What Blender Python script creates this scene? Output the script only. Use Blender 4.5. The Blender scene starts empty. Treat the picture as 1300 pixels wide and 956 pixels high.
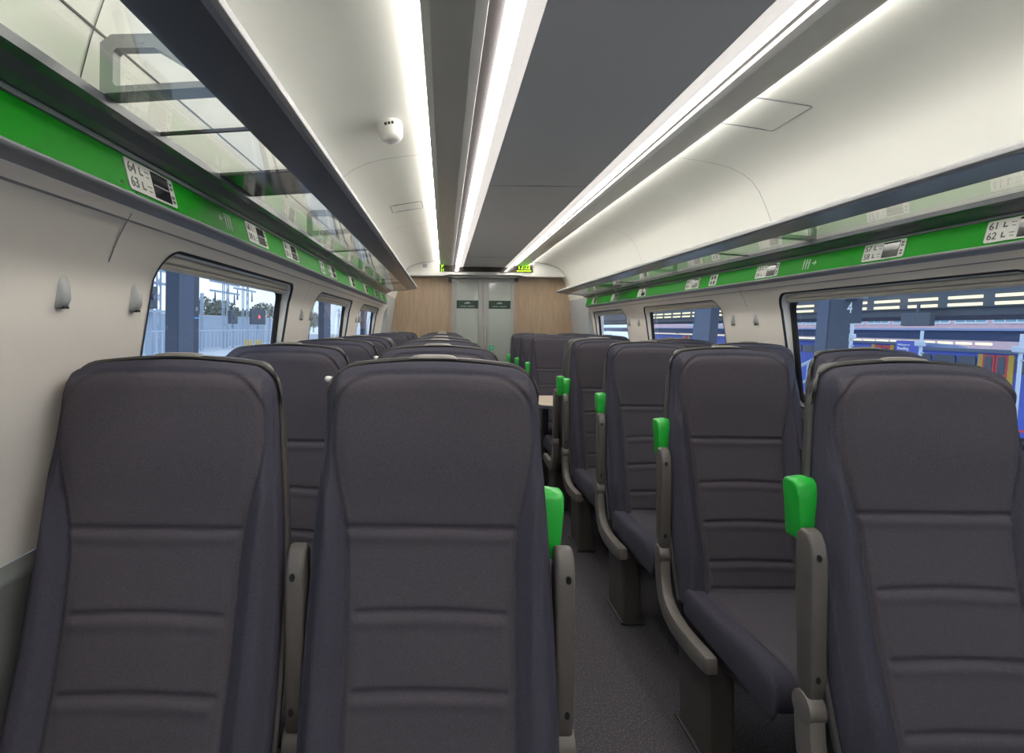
import bpy, bmesh, math, random
from mathutils import Matrix, Vector
random.seed(4)
SC = bpy.context.scene
COL = SC.collection
PI = math.pi

# ------------------------------------------------------------------ materials
def mat(name, col, rough=.5, metal=0., emit=None, estr=0., spec=.5, noise=None, bump=None, coat=0.):
    m = bpy.data.materials.new(name); m.use_nodes = True
    nt = m.node_tree; b = nt.nodes['Principled BSDF']
    b.inputs['Base Color'].default_value = (*col, 1)
    b.inputs['Roughness'].default_value = rough
    b.inputs['Metallic'].default_value = metal
    b.inputs['Specular IOR Level'].default_value = spec
    if coat: b.inputs['Coat Weight'].default_value = coat; b.inputs['Coat Roughness'].default_value = .1
    if emit:
        b.inputs['Emission Color'].default_value = (*emit, 1); b.inputs['Emission Strength'].default_value = estr
    tc = None
    if noise:                       # (scale, colour2, low, high)
        tc = nt.nodes.new('ShaderNodeTexCoord')
        n = nt.nodes.new('ShaderNodeTexNoise'); n.inputs['Scale'].default_value = noise[0]; n.inputs['Detail'].default_value = 4
        r = nt.nodes.new('ShaderNodeValToRGB')
        r.color_ramp.elements[0].color = (*col, 1); r.color_ramp.elements[1].color = (*noise[1], 1)
        r.color_ramp.elements[0].position = noise[2]; r.color_ramp.elements[1].position = noise[3]
        mp = nt.nodes.new('ShaderNodeMapping')
        if len(noise) > 4: mp.inputs['Scale'].default_value = noise[4]
        nt.links.new(tc.outputs['Object'], mp.inputs['Vector']); nt.links.new(mp.outputs['Vector'], n.inputs['Vector'])
        nt.links.new(n.outputs['Fac'], r.inputs['Fac']); nt.links.new(r.outputs['Color'], b.inputs['Base Color'])
    if bump:
        tc = nt.nodes.new('ShaderNodeTexCoord')
        n = nt.nodes.new('ShaderNodeTexNoise'); n.inputs['Scale'].default_value = bump[0]; n.inputs['Detail'].default_value = 3
        bp = nt.nodes.new('ShaderNodeBump'); bp.inputs['Strength'].default_value = bump[1]; bp.inputs['Distance'].default_value = .002
        nt.links.new(tc.outputs['Object'], n.inputs['Vector']); nt.links.new(n.outputs['Fac'], bp.inputs['Height'])
        nt.links.new(bp.outputs['Normal'], b.inputs['Normal'])
    return m

def glass_mat(name, tint, refl_rough=.0, ior=1.5, haze=0., hazecol=(.8,.85,.9)):
    m = bpy.data.materials.new(name); m.use_nodes = True
    nt = m.node_tree; nt.nodes.clear()
    o = nt.nodes.new('ShaderNodeOutputMaterial')
    t = nt.nodes.new('ShaderNodeBsdfTransparent'); t.inputs['Color'].default_value = (*tint, 1)
    g = nt.nodes.new('ShaderNodeBsdfGlossy'); g.inputs['Roughness'].default_value = refl_rough
    lw = nt.nodes.new('ShaderNodeLayerWeight')
    pw = nt.nodes.new('ShaderNodeMath'); pw.operation='POWER'; pw.inputs[1].default_value = 5
    f = nt.nodes.new('ShaderNodeMath'); f.operation='MULTIPLY_ADD'; r0=((ior-1)/(ior+1))**2*1.6
    f.inputs[1].default_value = 1-r0; f.inputs[2].default_value = r0
    nt.links.new(lw.outputs['Facing'], pw.inputs[0]); nt.links.new(pw.outputs[0], f.inputs[0])
    mx = nt.nodes.new('ShaderNodeMixShader')
    base = t
    if haze:
        d = nt.nodes.new('ShaderNodeBsdfDiffuse'); d.inputs['Color'].default_value = (*hazecol, 1)
        m2 = nt.nodes.new('ShaderNodeMixShader'); m2.inputs['Fac'].default_value = haze
        nt.links.new(t.outputs[0], m2.inputs[1]); nt.links.new(d.outputs[0], m2.inputs[2]); base = m2
    nt.links.new(f.outputs[0], mx.inputs['Fac']); nt.links.new(base.outputs[0], mx.inputs[1]); nt.links.new(g.outputs[0], mx.inputs[2])
    nt.links.new(mx.outputs[0], o.inputs['Surface'])
    return m

def emit_mat(name, col, s):
    m = bpy.data.materials.new(name); m.use_nodes = True
    nt = m.node_tree; nt.nodes.clear()
    o = nt.nodes.new('ShaderNodeOutputMaterial'); e = nt.nodes.new('ShaderNodeEmission')
    e.inputs['Color'].default_value = (*col, 1); e.inputs['Strength'].default_value = s
    nt.links.new(e.outputs[0], o.inputs['Surface'])
    return m

M = dict(
 wall=mat('wall_laminate', (.72,.67,.615), .42, bump=(300,.05)),
 dado=mat('dado_grey', (.16,.165,.16), .5),
 ledge=mat('ledge_grey', (.20,.21,.20), .4),
 ceil=mat('ceiling_white', (.78,.78,.725), .38),
 panel=mat('ceiling_grey', (.66,.645,.63), .55),
 spanel=mat('ceiling_side_grey', (.48,.475,.455), .30),
 slot=mat('slot_black', (.03,.025,.025), .5),
 bar=mat('light_bar_white', (.85,.83,.80), .4, emit=(1,.93,.87), estr=.30),
 led=emit_mat('led_white', (1,.965,.91), 11.),
 cove=emit_mat('cove_led', (1,.965,.89), 25.),
 lip=mat('rack_lip_grey', (.31,.31,.315), .45),
 under=mat('rack_underside', (.125,.128,.138), .24),
 glass=glass_mat('shelf_glass', (.965,.98,.96), .03, 1.5),
 pane=glass_mat('window_glass', (.90,.95,.97), 0., 1.45, .03, (.55,.65,.8)),
 joint=mat('joint_plate', (.05,.05,.055), .12),
 brk=mat('bracket_grey', (.27,.285,.285), .4),
 channel=mat('channel_grey', (.13,.135,.15), .22),
 trimg=mat('trim_grey', (.21,.215,.235), .4),
 green=mat('green_fascia', (.003,.19,.006), .45, spec=.08),
 greenh=mat('green_handle', (.018,.42,.045), .3),
 seal=mat('rubber_black', (.012,.012,.015), .5),
 reveal=mat('window_reveal', (.70,.68,.64), .4),
 blind=mat('blind_beige', (.60,.55,.47), .5),
 hook=mat('hook_grey', (.30,.31,.31), .3),
 fabric=mat('seat_fabric', (.062,.0555,.066), .9, spec=.25, noise=(420,(.088,.079,.094),.35,.7), bump=(500,.35)),
 fabric2=mat('bolster_fabric', (.047,.045,.062), .9, spec=.25, noise=(420,(.066,.063,.085),.35,.7), bump=(500,.35)),
 shell=mat('seat_shell', (.075,.069,.066), .42, bump=(250,.1)),
 arm=mat('armrest_taupe', (.112,.100,.091), .42),
 armd=mat('frame_taupe', (.16,.145,.132), .42),
 ped=mat('pedestal_brown', (.075,.066,.058), .45),
 handle=mat('shell_handle', (.19,.175,.155), .4),
 white=mat('white_plastic', (.75,.74,.70), .35),
 dark=mat('dark_plastic', (.03,.03,.032), .5),
 screw=mat('screw_black', (.012,.012,.012), .4),
 carpet=mat('carpet', (.062,.058,.066), .95, spec=.1, noise=(160,(.19,.17,.18),.52,.78), bump=(300,.6)),
 wood=mat('end_wall_wood', (.335,.235,.155), .45, noise=(3.,(.42,.31,.215),.3,.7,(14,1,1.2))),
 header=mat('header_white', (.62,.61,.58), .4),
 grey=mat('end_grey', (.38,.41,.43), .4),
 doorf=mat('door_frame', (.36,.36,.34), .35),
 doorg=mat('door_frosted', (.42,.455,.42), .1, coat=.5),
 dgreen=mat('label_green', (.006,.035,.02), .3),
 dtext=mat('label_text', (.30,.36,.33), .4),
 amber=mat('display_text', (.3,1,.02), .5, emit=(.33,1,.0), estr=1.6),
 disp=mat('display_glass', (.045,.038,.032), .06, spec=.9),
 plate=mat('reservation_plate', (.44,.44,.42), .4),
 scr=mat('reservation_screen', (.012,.012,.016), .12),
 ink=mat('ink_black', (.02,.02,.02), .5),
 icon=mat('icon_silver', (.30,.40,.31), .4),
 table=mat('table_top', (.56,.45,.34), .4, noise=(8,(.62,.52,.41),.3,.7)),
 tedge=mat('table_edge', (.11,.12,.14), .35),
 exitg=mat('exit_green', (.02,.45,.22), .4),
 # outside
 pillar=mat('pillar_blue', (.035,.05,.085), .6),
 pillar_lit=mat('pillar_blue_lit', (.065,.09,.15), .6),  # lit copy of the pillar blue, daylight mixed into the colour
 canopy=mat('canopy_dark', (.06,.075,.10), .6),
 navy=mat('fascia_navy', (.05,.09,.19), .5),
 tube=emit_mat('station_tube', (1,.94,.66), .62),
 brick=mat('brick', (.62,.42,.46), .8, noise=(2,(.70,.50,.53),.3,.7)),
 bwin=mat('building_window', (.16,.33,.42), .15),
 wframe=mat('white_frame', (.75,.78,.82), .5),
 tblue=mat('train_blue', (.10,.17,.78), .4),
 troof=mat('train_roof', (.42,.52,.75), .5),
 tred=mat('train_red', (.88,.09,.11), .4),
 tyel=mat('train_yellow', (.95,.58,.06), .4),
 torg=mat('train_orange', (.75,.42,.28), .5),
 tglass=mat('train_glass', (.06,.08,.13), .15),
 sign=mat('sign_navy', (.04,.06,.38), .4),
 signg=mat('sign_grey', (.32,.36,.41), .4),
 signw=mat('sign_white', (.85,.87,.9), .5),
 cyan=mat('sign_cyan', (.10,.42,.75), .4),
 pole=mat('pole_white', (.46,.53,.62), .5),
 steel=mat('steel_grey', (.33,.40,.49), .5),
 ground=mat('trackbed', (.40,.42,.46), .9, noise=(.6,(.52,.55,.60),.3,.7)),
 tree=mat('tree_foliage', (.13,.15,.11), .9, noise=(1.2,(.23,.24,.19),.3,.7)),
 trunk=mat('tree_trunk', (.08,.07,.06), .9),
 yel=mat('yellow_box', (.75,.50,.06), .5),
 redl=mat('signal_red', (.8,.03,.03), .4, emit=(1,.05,.05), estr=2.),
 plat=mat('platform_pale', (.55,.57,.60), .8),
)

# ------------------------------------------------------------------ helpers
def link(name, me, m, parent=None, label=None, smooth=False):
    o = bpy.data.objects.new(name, me); COL.objects.link(o)
    if m is not None:
        ms = m if isinstance(m, (list, tuple)) else [m]
        for k in ms: me.materials.append(k)
    if smooth:
        for p in me.polygons: p.use_smooth = True
    if parent: o.parent = parent
    if label: o['label'] = label
    return o

def mesh(name, V, F, m, parent=None, label=None, smooth=False):
    me = bpy.data.meshes.new(name); me.from_pydata([tuple(v) for v in V], [], F); me.update()
    bm = bmesh.new(); bm.from_mesh(me); bmesh.ops.recalc_face_normals(bm, faces=bm.faces); bm.to_mesh(me); bm.free()
    return link(name, me, m, parent, label, smooth)

class MB:
    """collects pieces of ONE part"""
    def __init__(s): s.V = []; s.F = []
    def add(s, V, F):
        n = len(s.V); s.V += [tuple(v) for v in V]; s.F += [tuple(i+n for i in f) for f in F]; return s
    def box(s, x0, x1, y0, y1, z0, z1):
        V = [(x,y,z) for x in (x0,x1) for y in (y0,y1) for z in (z0,z1)]
        return s.add(V, [(0,1,3,2),(4,6,7,5),(0,4,5,1),(2,3,7,6),(0,2,6,4),(1,5,7,3)])
    def prism_y(s, poly, y0, y1, cap=True):      # poly of (x,z), extruded along y
        n = len(poly); V = [(x,y0,z) for x,z in poly] + [(x,y1,z) for x,z in poly]
        F = [(i,(i+1)%n,(i+1)%n+n,i+n) for i in range(n)]
        if cap: F += [tuple(range(n)), tuple(range(2*n-1,n-1,-1))]
        return s.add(V, F)
    def prism_x(s, poly, x0, x1):                # poly of (y,z)
        n = len(poly); V = [(x0,y,z) for y,z in poly] + [(x1,y,z) for y,z in poly]
        F = [(i,(i+1)%n,(i+1)%n+n,i+n) for i in range(n)] + [tuple(range(n)), tuple(range(2*n-1,n-1,-1))]
        return s.add(V, F)
    def prism_z(s, poly, z0, z1):                # poly of (x,y)
        n = len(poly); V = [(x,y,z0) for x,y in poly] + [(x,y,z1) for x,y in poly]
        F = [(i,(i+1)%n,(i+1)%n+n,i+n) for i in range(n)] + [tuple(range(n)), tuple(range(2*n-1,n-1,-1))]
        return s.add(V, F)
    def strip_y(s, pts, y0, y1, ny=1):           # open profile of (x,z)
        n = len(pts); V = []; F = []
        for j in range(ny+1):
            y = y0+(y1-y0)*j/ny; V += [(x,y,z) for x,z in pts]
        for j in range(ny):
            for i in range(n-1): F.append((j*n+i, j*n+i+1, (j+1)*n+i+1, (j+1)*n+i))
        return s.add(V, F)
    def tube(s, path, r, n=10):
        V = []; F = []; P = [Vector(p) for p in path]
        for i, p in enumerate(P):
            t = (P[min(i+1,len(P)-1)]-P[max(i-1,0)]).normalized()
            a = t.orthogonal().normalized() if i == 0 else (a - t*a.dot(t)).normalized()
            b = t.cross(a); rr = r[i] if isinstance(r,(list,tuple)) else r
            V += [p + (a*math.cos(2*PI*k/n)+b*math.sin(2*PI*k/n))*rr for k in range(n)]
        for i in range(len(P)-1):
            for k in range(n): F.append((i*n+k, i*n+(k+1)%n, (i+1)*n+(k+1)%n, (i+1)*n+k))
        F += [tuple(range(n-1,-1,-1)), tuple(range((len(P)-1)*n, len(P)*n))]
        return s.add(V, F)
    def disc_x(s, x0, x1, y, z, r, n=20):
        return s.prism_x([(y+r*math.cos(2*PI*k/n), z+r*math.sin(2*PI*k/n)) for k in range(n)], x0, x1)
    def build(s, name, m, parent=None, label=None, smooth=False, bevel=0, seg=2):
        o = mesh(name, s.V, s.F, m, parent, label, smooth)
        if bevel:
            bv = o.modifiers.new('bevel','BEVEL'); bv.width = bevel; bv.segments = seg; bv.limit_method = 'ANGLE'; bv.angle_limit = .6
            dg = bpy.context.evaluated_depsgraph_get(); me = bpy.data.meshes.new_from_object(o.evaluated_get(dg))
            old = o.data; o.modifiers.clear(); o.data = me; bpy.data.meshes.remove(old)
            if smooth:
                for p in me.polygons: p.use_smooth = True
                try: me.set_sharp_from_angle(angle=.7)
                except Exception: pass
        return o

def thing(name, label, cat, loc=(0,0,0), rot=(0,0,0), group=None):
    o = bpy.data.objects.new(name, None); COL.objects.link(o); o.empty_display_size = .05
    o.location = loc; o.rotation_euler = rot; o['label'] = label; o['category'] = cat
    if group: o['group'] = group
    return o
def tag(o, label, cat, group=None):
    o['label'] = label; o['category'] = cat
    if group: o['group'] = group
    return o
def struct(o, label=None, cat=None):
    o['kind'] = 'structure'
    if label: o['label'] = label
    if cat: o['category'] = cat
    return o
def dup(o, parent=None):
    c = o.copy(); COL.objects.link(c)
    if parent: c.parent = parent
    for ch in list(o.children): dup(ch, c)
    return c
def text(s, size, m, parent, Mx, name='lettering', depth=.0008, align='CENTER'):
    cu = bpy.data.curves.new('t','FONT'); cu.body = s; cu.size = size; cu.align_x = align; cu.align_y = 'CENTER'; cu.extrude = depth; cu.resolution_u = 3
    t = bpy.data.objects.new('t', cu); COL.objects.link(t)
    dg = bpy.context.evaluated_depsgraph_get(); dg.update()
    me = bpy.data.meshes.new_from_object(t.evaluated_get(dg)); bpy.data.objects.remove(t); bpy.data.curves.remove(cu)
    me.transform(Mx); me.materials.clear()
    return link(name, me, m, parent)
def interp(tab, t):
    if t <= tab[0][0]: return tab[0][1]
    for (a,b),(c,d) in zip(tab, tab[1:]):
        if t <= c: return b+(d-b)*(t-a)/(c-a)
    return tab[-1][1]
def sm_interp(tab, t):            # smooth (cosine-eased Catmull) interpolation
    n = len(tab)
    if t <= tab[0][0]: return tab[0][1]
    if t >= tab[-1][0]: return tab[-1][1]
    for i in range(n-1):
        if t <= tab[i+1][0]:
            x0,y0 = tab[i]; x1,y1 = tab[i+1]
            m0 = (y1-tab[i-1][1])/(x1-tab[i-1][0]) if i > 0 else (y1-y0)/(x1-x0)
            m1 = (tab[i+2][1]-y0)/(tab[i+2][0]-x0) if i < n-2 else (y1-y0)/(x1-x0)
            h = x1-x0; u = (t-x0)/h
            return (2*u**3-3*u*u+1)*y0+(u**3-2*u*u+u)*h*m0+(-2*u**3+3*u*u)*y1+(u**3-u*u)*h*m1
def rrect(x0, x1, y0, y1, r, n=6):
    P = []
    for cx,cy,a in ((x1-r,y1-r,0),(x0+r,y1-r,PI/2),(x0+r,y0+r,PI),(x1-r,y0+r,3*PI/2)):
        for k in range(n+1):
            t = a+PI/2*k/n; P.append((cx+r*math.cos(t), cy+r*math.sin(t)))
    return P

YB, YE = -1.9, 8.07          # back and end of the saloon
YW = 7.06                    # where the window panelling ends

# ------------------------------------------------------------------ camera
cam = bpy.data.cameras.new('camera'); co = bpy.data.objects.new('camera', cam); COL.objects.link(co)
cam.sensor_width = 36; cam.lens = 730/1300*36; cam.shift_x = (650-564)/1300; cam.shift_y = -(478-415)/1300
cam.clip_start = .02; cam.clip_end = 400
co.matrix_world = Matrix.Translation((-.532,0,1.36)) @ Matrix.Rotation(PI/2,4,'X') @ Matrix.Rotation(math.radians(.6),4,'Z')
SC.camera = co

# ------------------------------------------------------------------ floor
struct(MB().box(-1.36,1.36,YB,YE,-.05,0).build('floor', M['carpet']))

# ------------------------------------------------------------------ walls with window openings
PROF = [(0,1.355),(.55,1.358),(.85,1.36),(1.0,1.355),(1.15,1.347),(1.3,1.33),(1.4,1.31),(1.48,1.287),(1.54,1.264),(1.58,1.245),(1.615,1.225)]
def xw(z): return sm_interp(PROF, z)
ZW0, ZW1 = .955, 1.555
def gx(z): return xw(z)+.034+.030*max(0,min(1,(z-1.3)/.25))   # the glass follows the curve of the body side
def loop_pts(y0,y1,z0,z1,r,n=10): return rrect(y0,y1,z0,z1,r,n)
def wall_side(side, wins, name, seam0):
    s = side; mb = MB()
    ed = [YB] + [(wins[i][1]+wins[i+1][0])/2 for i in range(len(wins)-1)] + [YW]
    ed[2] = seam0
    zl, zh = .90, 1.615
    for k,(y0,y1) in enumerate(wins):
        a, b = ed[k], ed[k+1]
        L = loop_pts(y0,y1,ZW0,ZW1,.085); n = len(L)
        cy, cz = (y0+y1)/2, (ZW0+ZW1)/2
        O = []
        for (y,z) in L:
            dy, dz = (y-cy)/((y1-y0)/2), (z-cz)/((ZW1-ZW0)/2)
            q = max(abs(dy),abs(dz)); dy/=q; dz/=q
            O.append([cy+dy*((b-cy) if dy>0 else (cy-a)), cz+dz*((zh-cz) if dz>0 else (cz-zl)), dy, dz])
        for sy in (-1,1):
            for sz in (-1,1):
                i = min(range(n), key=lambda i: (O[i][2]-sy)**2+(O[i][3]-sz)**2)
                O[i][0] = b if sy>0 else a; O[i][1] = zh if sz>0 else zl
        R = 5; V=[]; F=[]
        for j in range(R+1):
            t=j/R
            for (y,z),(oy,oz,_,_) in zip(L,O):
                yy=y+(oy-y)*t; zz=z+(oz-z)*t; V.append((s*xw(zz),yy,zz))
        for j in range(R):
            for i in range(n): F.append((j*n+i,j*n+(i+1)%n,(j+1)*n+(i+1)%n,(j+1)*n+i))
        mb.add(V,F)
    o = mb.build(name, M['wall'], smooth=True); struct(o)
    # lower panel with its ledge
    z = [0,.2,.4,.6,.82]
    lo = MB(); lo.strip_y([(s*(1.352),q) for q in z]+[(s*1.349,.862)], YB, YW).build('dado_panel', M['dado'], o)
    MB().strip_y([(s*1.349,.862),(s*1.346,.870),(s*1.348,.880),(s*1.352,.886),(s*1.358,.90)], YB, YW).build('ledge', M['ledge'], o, smooth=True)
    # seams between panels, and the line under the fascia
    sm = MB()
    for yc in ed[1:-1]:
        zz=[.90+(1.605-.90)*i/24 for i in range(25)]
        V=[];F=[]
        for i,q in enumerate(zz): V += [(s*(xw(q)-.0035),yc-.0022,q),(s*(xw(q)-.0035),yc+.0022,q)]
        for i in range(24): F.append((2*i,2*i+1,2*i+3,2*i+2))
        sm.add(V,F)
    sm.add([(s*(xw(1.588)-.0012),YB,1.588),(s*(xw(1.588)-.0012),YW,1.588),(s*(xw(1.592)-.0012),YW,1.592),(s*(xw(1.592)-.0012),YB,1.592)],[(0,1,2,3)])
    sm.build('panel_seams', M['trimg'], o)
    MB().box(s*1.40-.02,s*1.40+.02,YW-.02,YW,0,1.6).build('end_return', M['wall'], o)
    return o
LW = [(-1.75,-.60),(-.48,.80),(1.49,2.80),(3.32,4.58),(5.10,6.38)]
RW = [(-1.75,-.42),(-.20,1.25),(1.72,3.11),(3.77,5.21),(5.76,6.95)]
wl = wall_side(-1, LW, 'wall_left', 1.275); wr = wall_side(1, RW, 'wall_right', 1.49)

def window(side, y0, y1, name):
    s = side; root = bpy.data.objects.new(name,None); COL.objects.link(root); root['kind']='structure'
    def ringmesh(loops, nm, m, smooth=True):
        n=len(loops[0]); V=[v for L in loops for v in L]; F=[]
        for j in range(len(loops)-1):
            for i in range(n): F.append((j*n+i,j*n+(i+1)%n,(j+1)*n+(i+1)%n,(j+1)*n+i))
        return mesh(nm,V,F,m,root,None,smooth)
    def lp(d, r, fx): return [(s*fx(z),y,z) for y,z in loop_pts(y0+d,y1-d,ZW0+d,ZW1-d,r)]
    ringmesh([lp(-.004,.089,lambda z:xw(z)-.003), lp(.003,.083,lambda z:xw(z)-.003), lp(.003,.083,lambda z:xw(z)+.008)], 'window_seal', M['seal'])
    ringmesh([lp(.0031,.083,lambda z:xw(z)+.007), lp(.006,.08,lambda z:xw(z)+.022), lp(.016,.072,lambda z:gx(z)-.012)], 'window_frame', M['reveal'])
    ringmesh([lp(.015,.072,lambda z:gx(z)-.012), lp(.020,.068,lambda z:gx(z)-.020), lp(.040,.055,lambda z:gx(z)-.006), lp(.042,.055,lambda z:gx(z))], 'gasket', M['seal'])
    V=[];F=[]; N=28; za,zb=ZW0+.03,ZW1-.03; rr_=.06
    for i in range(N+1):
        z=za+(zb-za)*(.5-.5*math.cos(PI*i/N)); q=min(z-za,zb-z); ins=rr_-math.sqrt(max(0,rr_*rr_-(rr_-q)**2)) if q<rr_ else 0.
        V += [(s*gx(z),y0+.03+ins,z),(s*gx(z),y1-.03-ins,z)]
    for i in range(N): F.append((2*i,2*i+1,2*i+3,2*i+2))
    mesh('pane', V, F, M['pane'], root, None, True)
    # roller blind cassette and pull bar under the head of the opening
    mb = MB().prism_y([(s*1.292,1.549),(s*1.284,1.545),(s*1.287,1.530),(s*1.294,1.527),(s*1.318,1.527),(s*1.322,1.535),(s*1.314,1.549)], y0+.02, y1-.02)
    b = mb.build('roller_blind', M['blind'], root, bevel=.002)
    MB().prism_y([(s*1.298,1.5265),(s*1.295,1.518),(s*1.300,1.509),(s*1.312,1.509),(s*1.316,1.5265)], y0+.03, y1-.03).build('pull_bar', M['blind'], b, bevel=.002)
    return root
n=1
for (a,b) in LW[1:]: window(-1,a,b,'window_%d'%n); n+=1
for (a,b) in RW[1:]: window(1,a,b,'window_%d'%n); n+=1
for sd,(a,b) in ((-1,LW[0]),(1,RW[0])): window(sd,a,b,'window_%d'%n); n+=1

# coat hooks on the window pillars
def hook(s, y, label):
    z=1.425; x=xw(z)
    r = thing('coat_hook', label, 'hook', (s*x,y,z), (0,0,0), 'coat hooks on the window pillars')
    V=[];F=[]; N=12
    prof=[(-.028,.006,.009),(-.026,.017,.0115),(-.014,.023,.0120),(.004,.021,.0120),(.018,.016,.0118),(.025,.011,.0108),(.028,.004,.009)]
    for (dz,dx,hw) in [(a*1.3,b*1.15,c*1.15) for a,b,c in prof]:
        V += [(-s*(-.01),-hw,dz),(-s*dx*.8,-hw,dz),(-s*dx,-hw*.6,dz),(-s*dx,hw*.6,dz),(-s*dx*.8,hw,dz),(-s*(-.01),hw,dz)]
    for j in range(len(prof)-1):
        for i in range(5): F.append((j*6+i,j*6+i+1,(j+1)*6+i+1,(j+1)*6+i))
    F += [tuple(range(6)), tuple(range(len(prof)*6-1,(len(prof)-1)*6-1,-1))]
    mesh('hook_body', V,F,M['hook'],r,None,True)
    MB().box(-s*.0150,-s*.0225,-.008,.008,-.037,-.032).build('hook_slot', M['screw'], r)
for y,l in ((1.14,'grey coat hook on left wall, first from the camera, nearer side of the pillar seam'),(1.41,'grey coat hook on left wall between pillar seam and nearest visible window'),
            (3.04,'grey coat hook on left wall just beyond the nearest visible left window'),(3.27,'grey coat hook on left wall just before the second visible left window'),(4.92,'grey coat hook on left wall just beyond the second visible left window'),(5.15,'grey coat hook on left wall just before the farthest left window')): hook(-1,y,l)
for y,l in ((3.36,'grey coat hook on right wall just beyond the large nearest right window'),(3.63,'grey coat hook on right wall just before the middle right window'),
            (5.38,'grey coat hook on right wall just beyond the middle right window'),(5.66,'grey coat hook on right wall just before the farthest right window')): hook(1,y,l)

# ------------------------------------------------------------------ end wall, grey corner panels, header
def wall_end():
    o = MB().box(-1.40,-.425,YE,YE+.06,0,2.3).build('wall_end', M['wood']); struct(o)
    MB().box(.435,1.40,YE,YE+.06,0,2.3).build('wood_panel', M['wood'], o)
    MB().box(-.425,.435,YE,YE+.06,2.045,2.3).build('over_door_panel', M['wood'], o)
    for s in (-1,1):
        g = MB().strip_y([(s*1.30,0),(s*1.30,1.0),(s*1.275,1.35),(s*1.235,1.62),(s*1.22,1.8)], YW-.005, YE-.002).build('trim_%d'%(1 if s<0 else 2), M['grey'], smooth=True); struct(g)
        MB().box(s*1.235,s*1.40,YW-.004,YW+.004,0,1.62).build('corner_return', M['grey'], g)
    return o
wall_end()
struct(MB().box(-1.40,1.40,YB-.06,YB,0,2.4).build('wall_back', M['wall']))

CP = [(.40,2.270),(.52,2.270),(.64,2.262),(.76,2.248),(.86,2.232),(.95,2.208),(1.02,2.175),(1.07,2.135),(1.105,2.085),(1.135,2.02),(1.162,1.95),(1.185,1.88),(1.205,1.80),(1.222,1.745)]
hd = []
for x,z in [(-q[0],q[1]) for q in reversed(CP[2:-1])]: hd.append((x,z-.006))
for x,z in CP[2:-1]: hd.append((x,z-.006))
hdp = [(x,z) for x,z in hd if z>2.06 and abs(x)<1.12]
hdp = [(-1.10,2.056)]+[(x,z) for x,z in hdp]+[(1.10,2.056),(.56,2.056),(.49,2.074),(-.48,2.074),(-.56,2.056)]
h = MB().prism_y(hdp, 7.84, YE-.002).build('bulkhead_header', M['header'], bevel=.004); struct(h)
MB().box(-.835,-.775,7.832,7.841,2.165,2.215).build('speaker_grille', M['hook'], h)
MB().box(-.47,.48,7.93,8.06,2.045,2.073).build('lintel', M['doorf'], h)
MB().box(-.432,-.399,8.03,YE+.05,0,2.05).build('jamb',M['doorf'],h); MB().box(.414,.442,8.03,YE+.05,0,2.05).build('jamb',M['doorf'],h); MB().box(.003,.014,8.055,YE+.03,0,2.05).build('meeting_strip',M['doorf'],h)
MB().tube([(x,7.838,z+.001) for x,z in hdp[1:-5]],.0035,6).build('header_gap_shade',M['trimg'],h)  # dark line standing in for the shade in the gap above the header
for x in (-.455,.465): MB().box(x-.022,x+.022,7.95,8.068,2.0,2.05).build('guide_block', M['seal'], h)

# information display built across the header
d = thing('information_display', 'long dark passenger information display with green digits above the end door', 'display', (0,7.838,2.165))
MB().box(-.60,.665,-.012,.0015,-.052,.052).build('display_screen', M['disp'], d, bevel=.003)
RX = Matrix.Rotation(PI/2,4,'X')
text('12:22', .078, M['amber'], d, Matrix.Translation((.545,-.0128,.014)) @ RX, 'clock_digits')
b = MB()
for i in range(9): b.box(.45+i*.022,.45+i*.022+(.014 if i%3 else .018),-.0135,-.0125,-.040,-.028)
b.build('status_line', M['amber'], d)
text('P', .062, M['amber'], d, Matrix.Translation((-.565,-.0128,.02)) @ RX, 'coach_letter')
for dx in (-.012,.012): text('1', .050, M['amber'], d, Matrix.Translation((-.565+dx,-.0128,-.032)) @ RX, 'coach_digit')

# sliding doors
def door(x0, x1, g0, g1, name, lab):
    o = MB().box(x0,g0,YE-.02,YE+.02,0,2.045).box(g1,x1,YE-.02,YE+.02,0,2.045).box(g0,g1,YE-.02,YE+.02,1.99,2.045).box(g0,g1,YE-.02,YE+.02,0,.12).build(name, M['doorf'], bevel=.003); struct(o)
    MB().box(g0,g1,YE-.004,YE+.004,.12,1.99).build('door_pane', M['doorg'], o)
    l = MB().box(g0,g1,YE-.0075,YE-.004,1.622,1.735).build('class_label', M['dgreen'], o, 'dark green label band with pale emblem')
    cx=(g0+g1)/2
    V=[];F=[];N=10                                  # low domed emblem
    e = MB(); pts=[(cx+.042*math.cos(PI*k/N), 1.688+.024*math.sin(PI*k/N)) for k in range(N+1)]+[(cx-.030+.02*k,1.686+(.006 if k%2 else 0)) for k in range(4)]
    e.prism_y(pts, YE-.0088, YE-.0074).build('emblem', M['dtext'], l)
    t = MB()
    for i in range(12):
        if i in (5,): continue
        t.box(cx-.10+i*.0167,cx-.10+i*.0167+.012,YE-.0088,YE-.0074,1.646,1.659)
    t.build('small_lettering', M['dtext'], l)
    return o
d1 = door(-.40,.005,-.363,-.058,'door_1','l'); d2 = door(.012,.415,.088,.395,'door_2','r')
st = MB().box(.10,.165,YE-.0075,YE-.004,1.04,1.105).build('exit_sticker', M['exitg'], d2, 'green square sticker with white arrow')
MB().prism_y([(.118,1.082),(.147,1.082),(.1325,1.058)], YE-.0088, YE-.0074).build('arrow', M['white'], st)
MB().box(-.13,-.065,YE-.0075,YE-.004,1.10,1.14).build('exit_sticker', M['exitg'], d1)
MB().tube([(.035,YE-.045,.95),(.035,YE-.045,1.35)],.011).build('door_handle', M['doorf'], d2, smooth=True)

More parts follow.
